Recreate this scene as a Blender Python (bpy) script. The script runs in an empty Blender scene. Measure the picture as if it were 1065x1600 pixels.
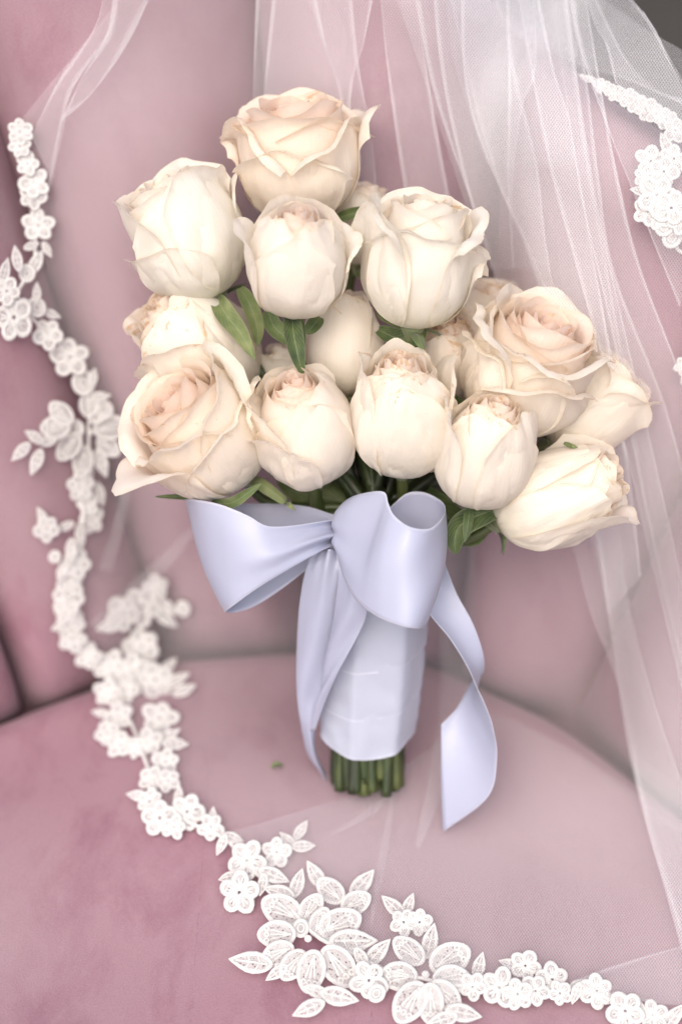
import bpy, math, random
import numpy as np
from mathutils import Vector, Matrix, noise
from mathutils.bvhtree import BVHTree

scene = bpy.context.scene
C = scene.collection
R = math.radians
rng = random.Random(7)

# ------------------------------------------------------------------ camera
PITCH = R(40.0)
LENS = 62.0
F_PX = 1600 * LENS / 36.0
CAM = Vector((0.0, 0.0, 0.64))
FWD = Vector((0, math.cos(PITCH), -math.sin(PITCH)))
RIGHT = Vector((1, 0, 0))
UP = Vector((0, math.sin(PITCH), math.cos(PITCH)))
cam_d = bpy.data.cameras.new('camera')
cam_d.sensor_fit = 'VERTICAL'
cam_d.sensor_height = 36.0
cam_d.lens = LENS
cam_d.clip_start = 0.02
cam_d.clip_end = 300
cam_d.dof.use_dof = True
cam_d.dof.focus_distance = 0.750
cam_d.dof.aperture_fstop = 3.0
cam = bpy.data.objects.new('camera', cam_d)
C.objects.link(cam)
cam.location = CAM
cam.rotation_euler = (R(90) - PITCH, 0, 0)
scene.camera = cam

# ------------------------------------------------------------------ light
SUN_EL, SUN_AZ = R(53), R(195)          # azimuth clockwise from +Y
world = bpy.data.worlds.new('World')
scene.world = world
world.use_nodes = True
wn = world.node_tree.nodes
wl = world.node_tree.links
wn.clear()
sky = wn.new('ShaderNodeTexSky')
sky.sky_type = 'NISHITA'
sky.sun_disc = False
sky.sun_elevation = SUN_EL
sky.sun_rotation = SUN_AZ
sky.dust_density = 6.0
sky.air_density = 0.7
bg = wn.new('ShaderNodeBackground')
bg.inputs['Strength'].default_value = 0.15
wo = wn.new('ShaderNodeOutputWorld')
wl.new(sky.outputs[0], bg.inputs[0])
wl.new(bg.outputs[0], wo.inputs[0])
sun_d = bpy.data.lights.new('sun', 'SUN')
sun_d.energy = 1.5
sun_d.angle = R(110)
sun_d.color = (1.0, 0.975, 0.95)
sun = bpy.data.objects.new('sun', sun_d)
C.objects.link(sun)
sdir = Vector((math.sin(SUN_AZ) * math.cos(SUN_EL), math.cos(SUN_AZ) * math.cos(SUN_EL), math.sin(SUN_EL)))
sun.rotation_euler = sdir.to_track_quat('Z', 'Y').to_euler()
sun.location = (0, 0, 3)

scene.view_settings.view_transform = 'Standard'
scene.view_settings.look = 'None'
scene.view_settings.exposure = 0.33
scene.view_settings.gamma = 1.0
scene.view_settings.use_curve_mapping = False
scene.cycles.transparent_max_bounces = 40
scene.cycles.max_bounces = 12
scene.cycles.diffuse_bounces = 10
scene.cycles.adaptive_threshold = 0.03
scene.cycles.caustics_reflective = False
scene.cycles.caustics_refractive = False
scene.cycles.transmission_bounces = 10

# ------------------------------------------------------------------ helpers
def ray(px, py):
    return FWD + RIGHT * ((px - 532.5) / F_PX) + UP * ((800 - py) / F_PX)

def P(px, py, d):
    return CAM + ray(px, py) * d

def on_seat(px, py, z=0.0):
    r = ray(px, py)
    return CAM + r * ((z - CAM.z) / r.z)

def sm(x):
    x = max(0.0, min(1.0, x))
    return x * x * (3 - 2 * x)

def cr(pts, n):
    """Catmull-Rom resample of a list of tuples / vectors, n points."""
    a = np.array([tuple(p) for p in pts], float)
    m = len(a)
    ext = np.vstack([2 * a[0] - a[1], a, 2 * a[-1] - a[-2]])
    out = []
    for k in range(n):
        t = (m - 1) * k / (n - 1)
        i = min(int(t), m - 2)
        f = t - i
        p0, p1, p2, p3 = ext[i], ext[i + 1], ext[i + 2], ext[i + 3]
        out.append(0.5 * ((2 * p1) + (-p0 + p2) * f + (2 * p0 - 5 * p1 + 4 * p2 - p3) * f * f + (-p0 + 3 * p1 - 3 * p2 + p3) * f ** 3))
    return np.array(out)

def empty(name, loc, parent=None):
    o = bpy.data.objects.new(name, None)
    C.objects.link(o)
    o.empty_display_size = 0.02
    if parent is not None:
        o.parent = parent
        o.location = Vector(loc) - wpos(parent)
    else:
        o.location = loc
    return o

WPOS = {}
def wpos(o):
    p = Vector(o.location)
    while o.parent is not None:
        o = o.parent
        p += Vector(o.location)
    return p

def mk(name, verts, faces, mat, parent=None, uv=None, smooth=True, mats=None, midx=None, solid=0.0, subsurf=0):
    """verts in world coordinates; parent's are translations only."""
    off = wpos(parent) if parent is not None else Vector((0, 0, 0))
    me = bpy.data.meshes.new(name)
    me.from_pydata([(v[0] - off.x, v[1] - off.y, v[2] - off.z) for v in verts], [], faces)
    o = bpy.data.objects.new(name, me)
    C.objects.link(o)
    if parent is not None:
        o.parent = parent
    for m in (mats or [mat]):
        me.materials.append(m)
    if midx is not None:
        me.polygons.foreach_set('material_index', midx)
    if uv is not None:
        l = me.uv_layers.new(name='UVMap')
        vi = np.empty(len(me.loops), np.int32)
        me.loops.foreach_get('vertex_index', vi)
        l.data.foreach_set('uv', np.array(uv, np.float32)[vi].ravel())
    if smooth:
        me.polygons.foreach_set('use_smooth', [True] * len(me.polygons))
    if solid:
        md = o.modifiers.new('solid', 'SOLIDIFY')
        md.thickness = solid
        md.offset = 0
    if subsurf:
        md = o.modifiers.new('sub', 'SUBSURF')
        md.levels = subsurf
        md.render_levels = subsurf
    me.update()
    return o

def grid_faces(nu, nv, off=0, wrap=False):
    f = []
    for j in range(nv - 1):
        for i in range(nu - (0 if wrap else 1)):
            i2 = (i + 1) % nu
            f.append((off + j * nu + i, off + j * nu + i2, off + (j + 1) * nu + i2, off + (j + 1) * nu + i))
    return f

def tube(pts, rad, ns=8, cap=True):
    pts = [Vector(p) for p in pts]
    n = len(pts)
    V, Fc = [], []
    prev = None
    for k in range(n):
        t = (pts[min(k + 1, n - 1)] - pts[max(k - 1, 0)]).normalized()
        if prev is None:
            a = t.orthogonal().normalized()
        else:
            a = (prev - t * prev.dot(t)).normalized()
        prev = a
        b = t.cross(a)
        r = rad[k] if hasattr(rad, '__len__') else rad
        for s in range(ns):
            th = 2 * math.pi * s / ns
            V.append(pts[k] + (a * math.cos(th) + b * math.sin(th)) * r)
    Fc = grid_faces(ns, n, wrap=True)
    if cap:
        Fc.append(tuple(range(ns - 1, -1, -1)))
        Fc.append(tuple((n - 1) * ns + s for s in range(ns)))
    return V, Fc

def tag(o, label=None, cat=None, group=None, kind=None):
    if label: o['label'] = label
    if cat: o['category'] = cat
    if group: o['group'] = group
    if kind: o['kind'] = kind
    return o

# ------------------------------------------------------------------ materials
class NT:
    def __init__(s, name):
        s.m = bpy.data.materials.new(name)
        s.m.use_nodes = True
        s.t = s.m.node_tree
        s.t.nodes.clear()
        s.out = s.t.nodes.new('ShaderNodeOutputMaterial')
    def n(s, typ, **kw):
        nd = s.t.nodes.new('ShaderNode' + typ)
        for k, v in kw.items():
            if k.startswith('_'):
                setattr(nd, k[1:], v)
            else:
                k2 = int(k[1:]) if k[0] == 'i' and k[1:].isdigit() else k.replace('_', ' ')
                inp = nd.inputs[k2]
                if isinstance(v, bpy.types.NodeSocket):
                    s.t.links.new(v, inp)
                else:
                    inp.default_value = v
        return nd
    def math(s, op, a, b=0.0, c=0.0, clamp=False):
        nd = s.n('Math', _operation=op, i0=a, i1=b, i2=c)
        nd.use_clamp = clamp
        return nd.outputs[0]
    def mix(s, fac, a, b, blend='MIX'):
        nd = s.t.nodes.new('ShaderNodeMix')
        nd.data_type = 'RGBA'
        nd.blend_type = blend
        for k, v in ((0, fac), (6, a), (7, b)):
            if isinstance(v, bpy.types.NodeSocket):
                s.t.links.new(v, nd.inputs[k])
            else:
                nd.inputs[k].default_value = v
        return nd.outputs[2]
    def ramp(s, fac, stops):
        nd = s.n('ValToRGB', Fac=fac)
        e = nd.color_ramp.elements
        while len(e) < len(stops):
            e.new(0.5)
        for el, (p, c) in zip(e, stops):
            el.position = p
            el.color = c if hasattr(c, '__len__') else (c, c, c, 1)
        return nd.outputs[0]
    def surf(s, sock):
        s.t.links.new(sock, s.out.inputs[0])
        return s.m

def c4(r, g, b): return (r, g, b, 1)

def mat_velvet():
    k = NT('pink_velvet')
    tc = k.n('TexCoord').outputs['Object']
    n1 = k.n('TexNoise', Vector=tc, Scale=6.0, Detail=3.0, Roughness=0.5).outputs[0]
    mp = k.n('Mapping', Vector=tc, Scale=(1.0, 0.55, 0.55), Rotation=(0, 0, 0.5)).outputs[0]
    n2 = k.n('TexNoise', Vector=mp, Scale=30.0, Detail=7.0, Roughness=0.68, Distortion=0.35).outputs[0]
    base = k.ramp(n1, [(0.30, c4(0.292, 0.150, 0.192)), (0.62, c4(0.352, 0.234, 0.264))])
    # nap brushed the other way: short darker smudges in sparse patches
    smu = k.math('MULTIPLY', k.ramp(n2, [(0.48, 0.0), (0.68, 0.95)]), k.ramp(n1, [(0.38, 1.0), (0.60, 0.30)]))
    col = k.mix(smu, base, c4(0.215, 0.085, 0.128))
    n3 = k.n('TexNoise', Vector=tc, Scale=1300.0, Detail=2.0).outputs[0]
    col = k.mix(0.22, col, k.mix(n3, c4(0.17, 0.085, 0.11), c4(0.54, 0.40, 0.425)))
    bmp = k.n('Bump', Strength=0.25, Distance=0.001, Height=k.math('ADD', n3, k.math('MULTIPLY', n2, 0.8))).outputs[0]
    b = k.n('BsdfPrincipled', Base_Color=col, Roughness=0.92, Normal=bmp)
    b.inputs['Specular IOR Level'].default_value = 0.15
    b.inputs['Sheen Weight'].default_value = 0.22
    b.inputs['Sheen Roughness'].default_value = 0.45
    b.inputs['Sheen Tint'].default_value = c4(1.0, 0.86, 0.9)
    return k.surf(b.outputs[0])

def mat_petal():
    k = NT('rose_petal')
    oi = k.n('ObjectInfo')
    sep = k.n('SeparateColor', Color=oi.outputs['Color'])
    blush, brown, warm = sep.outputs[0], sep.outputs[1], sep.outputs[2]
    uv = k.n('UVMap').outputs[0]
    sx = k.n('SeparateXYZ', Vector=uv)
    u, v = sx.outputs[0], sx.outputs[1]
    tc = k.n('TexCoord').outputs['Object']
    cream = k.mix(warm, c4(0.90, 0.888, 0.828), c4(0.91, 0.862, 0.755))
    n0 = k.n('TexNoise', Vector=tc, Scale=55.0, Detail=3.0).outputs[0]
    bl = k.math('MULTIPLY', blush, k.math('ADD', k.math('MULTIPLY', n0, 0.8), 0.55), clamp=True)
    col = k.mix(bl, cream, c4(0.905, 0.700, 0.615))
    # greenish-yellow claw of the petal
    col = k.mix(k.ramp(v, [(0.02, 0.55), (0.50, 0.0)]), col, c4(0.80, 0.79, 0.58))
    # dried, browned rim and bruises
    mp = k.n('Mapping', Vector=uv, Scale=(3.0, 9.0, 1.0)).outputs[0]
    mp2 = k.n('VectorMath', _operation='ADD', i0=mp, i1=k.n('VectorMath', _operation='SCALE', i0=tc, Scale=60.0).outputs[0]).outputs[0]
    nb = k.n('TexNoise', Vector=mp2, Scale=1.0, Detail=6.0, Roughness=0.7, Distortion=1.0).outputs[0]
    rim = k.ramp(v, [(0.45, 0.0), (0.97, 0.30)])
    th = k.math('ADD', k.math('ADD', nb, rim), k.math('MULTIPLY', brown, 0.22))
    bm = k.ramp(th, [(0.97, 0.0), (1.14, 0.7)])
    col = k.mix(bm, col, c4(0.60, 0.38, 0.16))
    # thin dry margin of the petal
    eu = k.ramp(k.math('ABSOLUTE', k.math('SUBTRACT', u, 0.5)), [(0.468, 0.0), (0.50, 1.0)])
    ev = k.ramp(v, [(0.955, 0.0), (1.0, 1.0)])
    em = k.math('MULTIPLY', k.math('MULTIPLY', k.math('MAXIMUM', eu, ev), k.ramp(nb, [(0.38, 0.12), (0.62, 1.0)])), 0.45)
    col = k.mix(em, col, c4(0.72, 0.58, 0.36))
    # veins and fine crinkle
    mv = k.n('Mapping', Vector=uv, Scale=(46.0, 2.2, 1.0)).outputs[0]
    nv_ = k.n('TexNoise', Vector=mv, Scale=1.0, Detail=3.0, Distortion=0.4).outputs[0]
    nc = k.n('TexNoise', Vector=tc, Scale=170.0, Detail=3.0, Distortion=0.6).outputs[0]
    hb = k.math('ADD', k.math('MULTIPLY', nv_, 0.5), k.math('MULTIPLY', nc, 0.6))
    bmp = k.n('Bump', Strength=0.36, Distance=0.0012, Height=hb).outputs[0]
    b = k.n('BsdfPrincipled', Base_Color=col, Roughness=0.55, Normal=bmp)
    b.inputs['Specular IOR Level'].default_value = 0.25
    b.inputs['Sheen Weight'].default_value = 0.15
    tcol = k.mix(0.35, col, c4(0.95, 0.80, 0.62))
    tr = k.n('BsdfTranslucent', Color=tcol, Normal=bmp)
    mx = k.n('MixShader', i0=0.40, i1=b.outputs[0], i2=tr.outputs[0])
    return k.surf(mx.outputs[0])

def mat_satin(name, col, rough=0.36):
    k = NT(name)
    uv = k.n('UVMap').outputs[0]
    sx = k.n('SeparateXYZ', Vector=uv)
    v = sx.outputs[1]
    edge = k.math('ABSOLUTE', k.math('SUBTRACT', v, 0.5))
    em = k.ramp(edge, [(0.478, 0.0), (0.486, 1.0)])
    tc = k.n('TexCoord').outputs['Object']
    w = k.n('TexNoise', Vector=k.n('Mapping', Vector=uv, Scale=(60.0, 900.0, 1.0)).outputs[0], Scale=1.0, Detail=2.0).outputs[0]
    wr = k.n('TexNoise', Vector=tc, Scale=38.0, Detail=3.0, Distortion=0.5).outputs[0]
    hb = k.math('ADD', k.math('ADD', k.math('MULTIPLY', w, 0.06), k.math('MULTIPLY', wr, 0.9)), k.math('MULTIPLY', em, 0.25))
    bmp = k.n('Bump', Strength=0.30, Distance=0.002, Height=hb).outputs[0]
    cc = k.mix(k.math('MULTIPLY', em, 0.5), c4(*col), c4(0.72, 0.73, 0.84))
    b = k.n('BsdfPrincipled', Base_Color=cc, Roughness=rough, Normal=bmp)
    b.inputs['Specular IOR Level'].default_value = 0.55
    b.inputs['Anisotropic'].default_value = 0.5
    b.inputs['Sheen Weight'].default_value = 0.12
    b.inputs['Sheen Roughness'].default_value = 0.35
    tr = k.n('BsdfTranslucent', Color=c4(*col))
    mx = k.n('MixShader', i0=0.15, i1=b.outputs[0], i2=tr.outputs[0])
    return k.surf(mx.outputs[0])

def mat_green(name, c1, c2, c3, scale=120.0, trans=0.15, rough=0.45):
    k = NT(name)
    tc = k.n('TexCoord').outputs['Object']
    n = k.n('TexNoise', Vector=tc, Scale=scale, Detail=4.0).outputs[0]
    oi = k.n('ObjectInfo').outputs['Random']
    f = k.math('ADD', k.math('MULTIPLY', n, 0.7), k.math('MULTIPLY', oi, 0.35))
    col = k.ramp(f, [(0.28, c4(*c1)), (0.5, c4(*c2)), (0.78, c4(*c3))])
    bmp = k.n('Bump', Strength=0.3, Distance=0.001, Height=n).outputs[0]
    b = k.n('BsdfPrincipled', Base_Color=col, Roughness=rough, Normal=bmp)
    tr = k.n('BsdfTranslucent', Color=col)
    mx = k.n('MixShader', i0=trans, i1=b.outputs[0], i2=tr.outputs[0])
    return k.surf(mx.outputs[0])

def mat_leaf():
    k = NT('rose_leaf')
    tc = k.n('TexCoord').outputs['Object']
    uv = k.n('UVMap').outputs[0]
    sx = k.n('SeparateXYZ', Vector=uv)
    du = k.math('ABSOLUTE', k.math('SUBTRACT', sx.outputs[0], 0.5))
    n = k.n('TexNoise', Vector=tc, Scale=110.0, Detail=4.0).outputs[0]
    oi = k.n('ObjectInfo').outputs['Random']
    f = k.math('ADD', k.math('MULTIPLY', n, 0.75), k.math('MULTIPLY', oi, 0.30))
    col = k.ramp(f, [(0.28, c4(0.035, 0.066, 0.018)), (0.52, c4(0.095, 0.142, 0.040)), (0.80, c4(0.25, 0.29, 0.115))])
    rib = k.ramp(du, [(0.0, 0.7), (0.035, 0.0)])
    vein = k.ramp(k.math('SINE', k.math('ADD', k.math('MULTIPLY', sx.outputs[1], 60.0), k.math('MULTIPLY', du, -45.0))), [(0.86, 0.0), (1.0, 0.35)])
    edge = k.ramp(du, [(0.44, 0.0), (0.49, 0.45)])
    mk_ = k.math('MAXIMUM', k.math('MAXIMUM', rib, vein), edge)
    col = k.mix(mk_, col, c4(0.33, 0.36, 0.21))
    bmp = k.n('Bump', Strength=0.4, Distance=0.001, Height=k.math('SUBTRACT', n, mk_)).outputs[0]
    b = k.n('BsdfPrincipled', Base_Color=col, Roughness=0.55, Normal=bmp)
    b.inputs['Sheen Weight'].default_value = 0.25
    tr = k.n('BsdfTranslucent', Color=col)
    return k.surf(k.n('MixShader', i0=0.15, i1=b.outputs[0], i2=tr.outputs[0]).outputs[0])

def mat_tulle():
    k = NT('tulle_net')
    uv = k.n('UVMap').outputs[0]                 # UV in metres
    sx = k.n('SeparateXYZ', Vector=uv)
    x, y = sx.outputs[0], sx.outputs[1]
    pitch = 0.00105
    def thread(a):
        s_ = k.math('ABSOLUTE', k.math('SINE', k.math('MULTIPLY', a, math.pi / pitch)))
        return k.ramp(s_, [(0.0, 1.0), (0.42, 0.0)])
    d1 = thread(k.math('ADD', k.math('MULTIPLY', x, 0.80), k.math('MULTIPLY', y, 0.60)))
    d2 = thread(k.math('SUBTRACT', k.math('MULTIPLY', x, 0.85), k.math('MULTIPLY', y, 0.53)))
    net = k.math('MAXIMUM', d1, d2)
    fac = k.math('ADD', k.math('MULTIPLY', net, 0.29), 0.12)
    df = k.n('BsdfDiffuse', Color=c4(0.92, 0.92, 0.93))
    tl = k.n('BsdfTranslucent', Color=c4(0.92, 0.92, 0.93))
    fab = k.n('MixShader', i0=0.45, i1=df.outputs[0], i2=tl.outputs[0])
    tp = k.n('BsdfTransparent')
    mx = k.n('MixShader', i0=fac, i1=tp.outputs[0], i2=fab.outputs[0])
    return k.surf(mx.outputs[0])

def mat_lace(name, holes):
    k = NT(name)
    tc = k.n('TexCoord').outputs['Object']
    n = k.n('TexNoise', Vector=tc, Scale=9.0, Detail=2.0).outputs[0]
    bmp = k.n('Bump', Strength=0.35, Distance=0.05, Height=n).outputs[0]
    b = k.n('BsdfPrincipled', Base_Color=c4(0.85, 0.84, 0.82), Roughness=0.7, Normal=bmp)
    b.inputs['Sheen Weight'].default_value = 0.2
    tr = k.n('BsdfTranslucent', Color=c4(0.80, 0.78, 0.75))
    s_ = k.n('MixShader', i0=0.2, i1=b.outputs[0], i2=tr.outputs[0]).outputs[0]
    if holes:
        vo = k.n('TexVoronoi', Vector=tc, Scale=6.0).outputs[0]
        fac = k.ramp(vo, [(0.20, 0.06), (0.34, 0.66)])
        tp = k.n('BsdfTransparent')
        s_ = k.n('MixShader', i0=fac, i1=tp.outputs[0], i2=s_).outputs[0]
    return k.surf(s_)

def mat_plain(name, c1, c2, scale, rough=0.8):
    k = NT(name)
    tc = k.n('TexCoord').outputs['Object']
    n = k.n('TexNoise', Vector=tc, Scale=scale, Detail=5.0).outputs[0]
    col = k.ramp(n, [(0.3, c4(*c1)), (0.7, c4(*c2))])
    b = k.n('BsdfPrincipled', Base_Color=col, Roughness=rough)
    return k.surf(b.outputs[0])

M_VELVET = mat_velvet()
M_PETAL = mat_petal()
M_SATIN = mat_satin('lavender_white_satin', (0.445, 0.470, 0.60), 0.27)
M_WRAP = mat_satin('white_satin_wrap', (0.50, 0.535, 0.64), 0.36)
M_STEM = mat_green('rose_stem', (0.012, 0.012, 0.008), (0.032, 0.050, 0.014), (0.10, 0.12, 0.035), 55.0, 0.0)
M_LEAF = mat_leaf()
M_TULLE = mat_tulle()
M_CORD = mat_lace('lace_cord', False)
M_FILL = mat_lace('lace_net_filling', True)
M_GROUND = mat_plain('dim_ground', (0.030, 0.026, 0.020), (0.055, 0.047, 0.038), 1.4)

# ------------------------------------------------------------------ ground
gz = -0.43
gv = [(-80, -80, gz), (80, -80, gz), (80, 80, gz), (-80, 80, gz)]
tag(mk('ground', gv, [(0, 1, 2, 3)], M_GROUND, smooth=False), kind='structure')

# ------------------------------------------------------------------ armchair
GAP = [(-420, 1290), (-150, 1150), (0, 1098), (50, 1078), (130, 1050), (255, 1008), (360, 996), (470, 990), (600, 998), (690, 1015),
       (760, 1046), (880, 1104), (1000, 1190), (1065, 1240), (1200, 1345), (1420, 1560)]
gap3 = [on_seat(x, y) for x, y in GAP]
gapx = np.array([p.x for p in gap3]); gapy = np.array([p.y for p in gap3])
gd = cr([(p.x, p.y) for p in gap3], 161)
chair = empty('armchair', (0, 0.55, gz))
tag(chair, 'pink velvet armchair with padded channel back, holding the veil and the bouquet', 'armchair')

def plan_normal(i):
    """outward (away from seat) plan normal of gap polyline gd at index i"""
    a = gd[max(i - 4, 0)]; b = gd[min(i + 4, len(gd) - 1)]
    t = np.array([b[0] - a[0], b[1] - a[1]]); t /= np.linalg.norm(t)
    n = np.array([-t[1], t[0]])
    if n[1] < 0: n = -n
    return n

# seat
def build_seat():
    V = []; nr = 0
    rad = 0.026
    rows = []
    ds = [-1.0, -0.5] + [rad * (1 - math.cos(a)) for a in np.linspace(0, math.pi / 2, 9)]
    ds += list(np.linspace(rad * 1.25, 0.46, 44))
    ncol = len(gd)
    cx, cy = 0.0, 0.42
    for kd, d in enumerate(ds):
        row = []
        for i in range(ncol):
            gx, gy = gd[i]
            n = plan_normal(i)
            if d < 0:
                z = -0.40 if d == -1.0 else -0.12
                row.append((gx, gy, z))
                continue
            # move inward and toward the front
            w = min(1.0, d / 0.12)
            x = gx - n[0] * min(d, 0.10) * 0.9 - 0 * w
            y = gy - n[1] * min(d, 0.10) - max(0, d - 0.10)
            if d <= rad:
                z = -rad + math.sqrt(max(0, rad * rad - (rad - d) ** 2))
            else:
                z = 0.0
            z += 0.010 * sm(d / 0.16) * (1 - sm((d - 0.24) / 0.2))
            z += 0.0025 * math.sin(x * 31 + y * 17) * sm(d / 0.05) + 0.0015 * math.sin(x * 12 - y * 43 + 1) * sm(d / 0.05)
            if d > 0.40:
                z -= 0.05 * ((d - 0.40) / 0.06) ** 2
            row.append((x, y, z))
        rows.append(row)
    last = [(x, y - 0.004, -0.40) for x, y, z in rows[-1]]
    rows.append(last)
    for r_ in rows: V += r_
    return mk('seat_cushion', V, grid_faces(ncol, len(rows)), M_VELVET, chair)
seat = build_seat()

TILT = math.tan(R(18))
# seams of the back: bottom pixel, top pixel
SEAMS = [((-330, 1236), (-900, 620)), ((40, 1080), (-330, 60)), ((257, 1008), (-125, -170)), ((470, 990), (374, -170)),
         ((700, 1018), (760, 232)), ((882, 1105), (1165, 505)), ((1205, 1350), (1650, 820))]
def nearest_gap(p):
    return int(np.argmin((gd[:, 0] - p.x) ** 2 + (gd[:, 1] - p.y) ** 2))
seam_info = []
for bpx, tpx in SEAMS:
    b = on_seat(*bpx)
    i = nearest_gap(b)
    n = plan_normal(i)
    r = ray(*tpx)
    # (CAM + r d - b).n = TILT * z
    A = r.x * n[0] + r.y * n[1] - TILT * r.z
    B = TILT * CAM.z - ((CAM.x - b.x) * n[0] + (CAM.y - b.y) * n[1])
    d = B / A
    T = CAM + r * d
    seam_info.append((i, b, n, T))

def build_back():
    obs = []
    for s in range(len(seam_info) - 1):
        i0, b0, n0, T0 = seam_info[s]
        i1, b1, n1, T1 = seam_info[s + 1]
        nu = 33
        zs = [-0.10, -0.06] + list(np.linspace(-0.035, 0.06, 14)) + ['w%f' % w for w in np.linspace(0.0, 1.0, 26)[1:]]
        rows = []
        depth = 0.040
        for zz in zs:
            row = []
            for k in range(nu):
                u = k / (nu - 1)
                fi = i0 + (i1 - i0) * u
                ia = int(fi); fb = fi - ia
                ib = min(ia + 1, len(gd) - 1)
                g = gd[ia] * (1 - fb) + gd[ib] * fb
                n = plan_normal(ia)
                base = Vector((g[0], g[1], 0))
                lin0 = b0.lerp(b1, u)
                T = T0.lerp(T1, u) + (base - lin0) * 1.0
                top_h = T.z
                dirv = (T - base) / max(top_h, 1e-4)          # per unit z
                if isinstance(zz, str):
                    w = float(zz[1:])
                    z = 0.06 + (top_h - 0.06) * w
                else:
                    z = zz
                p = base + dirv * z + Vector((n[0], n[1], 0)) * 0.030
                e = abs(2 * u - 1)
                bul = (1 - e ** 2.6) ** 0.62
                zb = (z + 0.030) / 0.05
                bz = math.sqrt(max(0, 1 - (1 - max(0, min(1, zb))) ** 2))
                soft = 0.004 * math.sin(z * 22 + s * 2.1 + u * 3) + 0.003 * math.sin(u * 7 + z * 40 + s)
                off = depth * bul * bz + (soft * bul * bz)
                inn = Vector((-n[0], -n[1], 0.32)).normalized()
                p = p + inn * off
                row.append((p.x, p.y, p.z))
            rows.append(row)
        # roll over the top and down the outer side
        lastrow = rows[-1]
        for a in np.linspace(0.2, math.pi, 10):
            row = []
            for k in range(nu):
                ia = int(i0 + (i1 - i0) * k / (nu - 1))
                n = plan_normal(ia)
                x, y, z = lastrow[k]
                rr = 0.030
                row.append((x + n[0] * rr * (1 - math.cos(a)), y + n[1] * rr * (1 - math.cos(a)), z + rr * math.sin(a)))
            rows.append(row)
        ia_n = [plan_normal(int(i0 + (i1 - i0) * k / (nu - 1))) for k in range(nu)]
        row = []
        for k in range(nu):
            g0 = rows[0][k]
            row.append((g0[0] + ia_n[k][0] * 0.07, g0[1] + ia_n[k][1] * 0.07, -0.40))
        rows.append(row)
        V = []
        for r_ in rows: V += r_
        obs.append(mk('back_channel', V, grid_faces(nu, len(rows)), M_VELVET, chair))
    return obs
back = build_back()

# ------------------------------------------------------------------ drape surface (the chair as met by cloth)
bpy.context.view_layer.update()
allV, allF = [], []
for o in [seat] + back:
    offn = len(allV)
    w = wpos(o) if o.parent is None else wpos(o.parent)
    for v in o.data.vertices:
        allV.append(Vector(v.co) + w)
    for p in o.data.polygons:
        allF.append([offn + i for i in p.vertices])
bvh = BVHTree.FromPolygons(allV, allF)
GX0, GY0, GS = -220, -220, 20
GNX, GNY = 76, 106
dep = np.full((GNY, GNX), np.nan)
for j in range(GNY):
    for i in range(GNX):
        r = ray(GX0 + i * GS, GY0 + j * GS)
        hit = bvh.ray_cast(CAM, r.normalized())
        if hit[0] is not None:
            dep[j, i] = (hit[0] - CAM).dot(FWD)
# fill misses from neighbours
for _ in range(90):
    if not np.isnan(dep).any(): break
    pad = np.pad(dep, 1, constant_values=np.nan)
    st = np.stack([pad[1 + a:1 + a + GNY, 1 + b:1 + b + GNX] for a in (-1, 0, 1) for b in (-1, 0, 1)])
    with np.errstate(all='ignore'):
        import warnings
        warnings.simplefilter('ignore')
        avg = np.nanmean(st, axis=0)
    dep = np.where(np.isnan(dep), avg, dep)
raw = dep.copy()
def blur(a, n):
    for _ in range(n):
        p = np.pad(a, 1, mode='edge')
        a = (p[:-2, 1:-1] + p[2:, 1:-1] + p[1:-1, :-2] + p[1:-1, 2:] + 2 * a) / 6
    return a
drape = raw.copy()
for _ in range(10):
    drape = np.minimum(blur(drape, 2), raw)     # taut cloth: bridges hollows, stays in front
def lookup(a, px, py):
    x = min(max((px - GX0) / GS, 0), GNX - 1.001); y = min(max((py - GY0) / GS, 0), GNY - 1.001)
    i, j = int(x), int(y); fx, fy = x - i, y - j
    return (a[j, i] * (1 - fx) + a[j, i + 1] * fx) * (1 - fy) + (a[j + 1, i] * (1 - fx) + a[j + 1, i + 1] * fx) * fy
def D(px, py): return lookup(drape, px, py)
def S(px, py, off=0.0): return P(px, py, D(px, py) - off)

# ------------------------------------------------------------------ bouquet
bq = empty('rose_bouquet', tuple(on_seat(572, 1235)))
tag(bq, 'cream and blush rose bouquet tied with a lavender white satin bow', 'bouquet')

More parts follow.
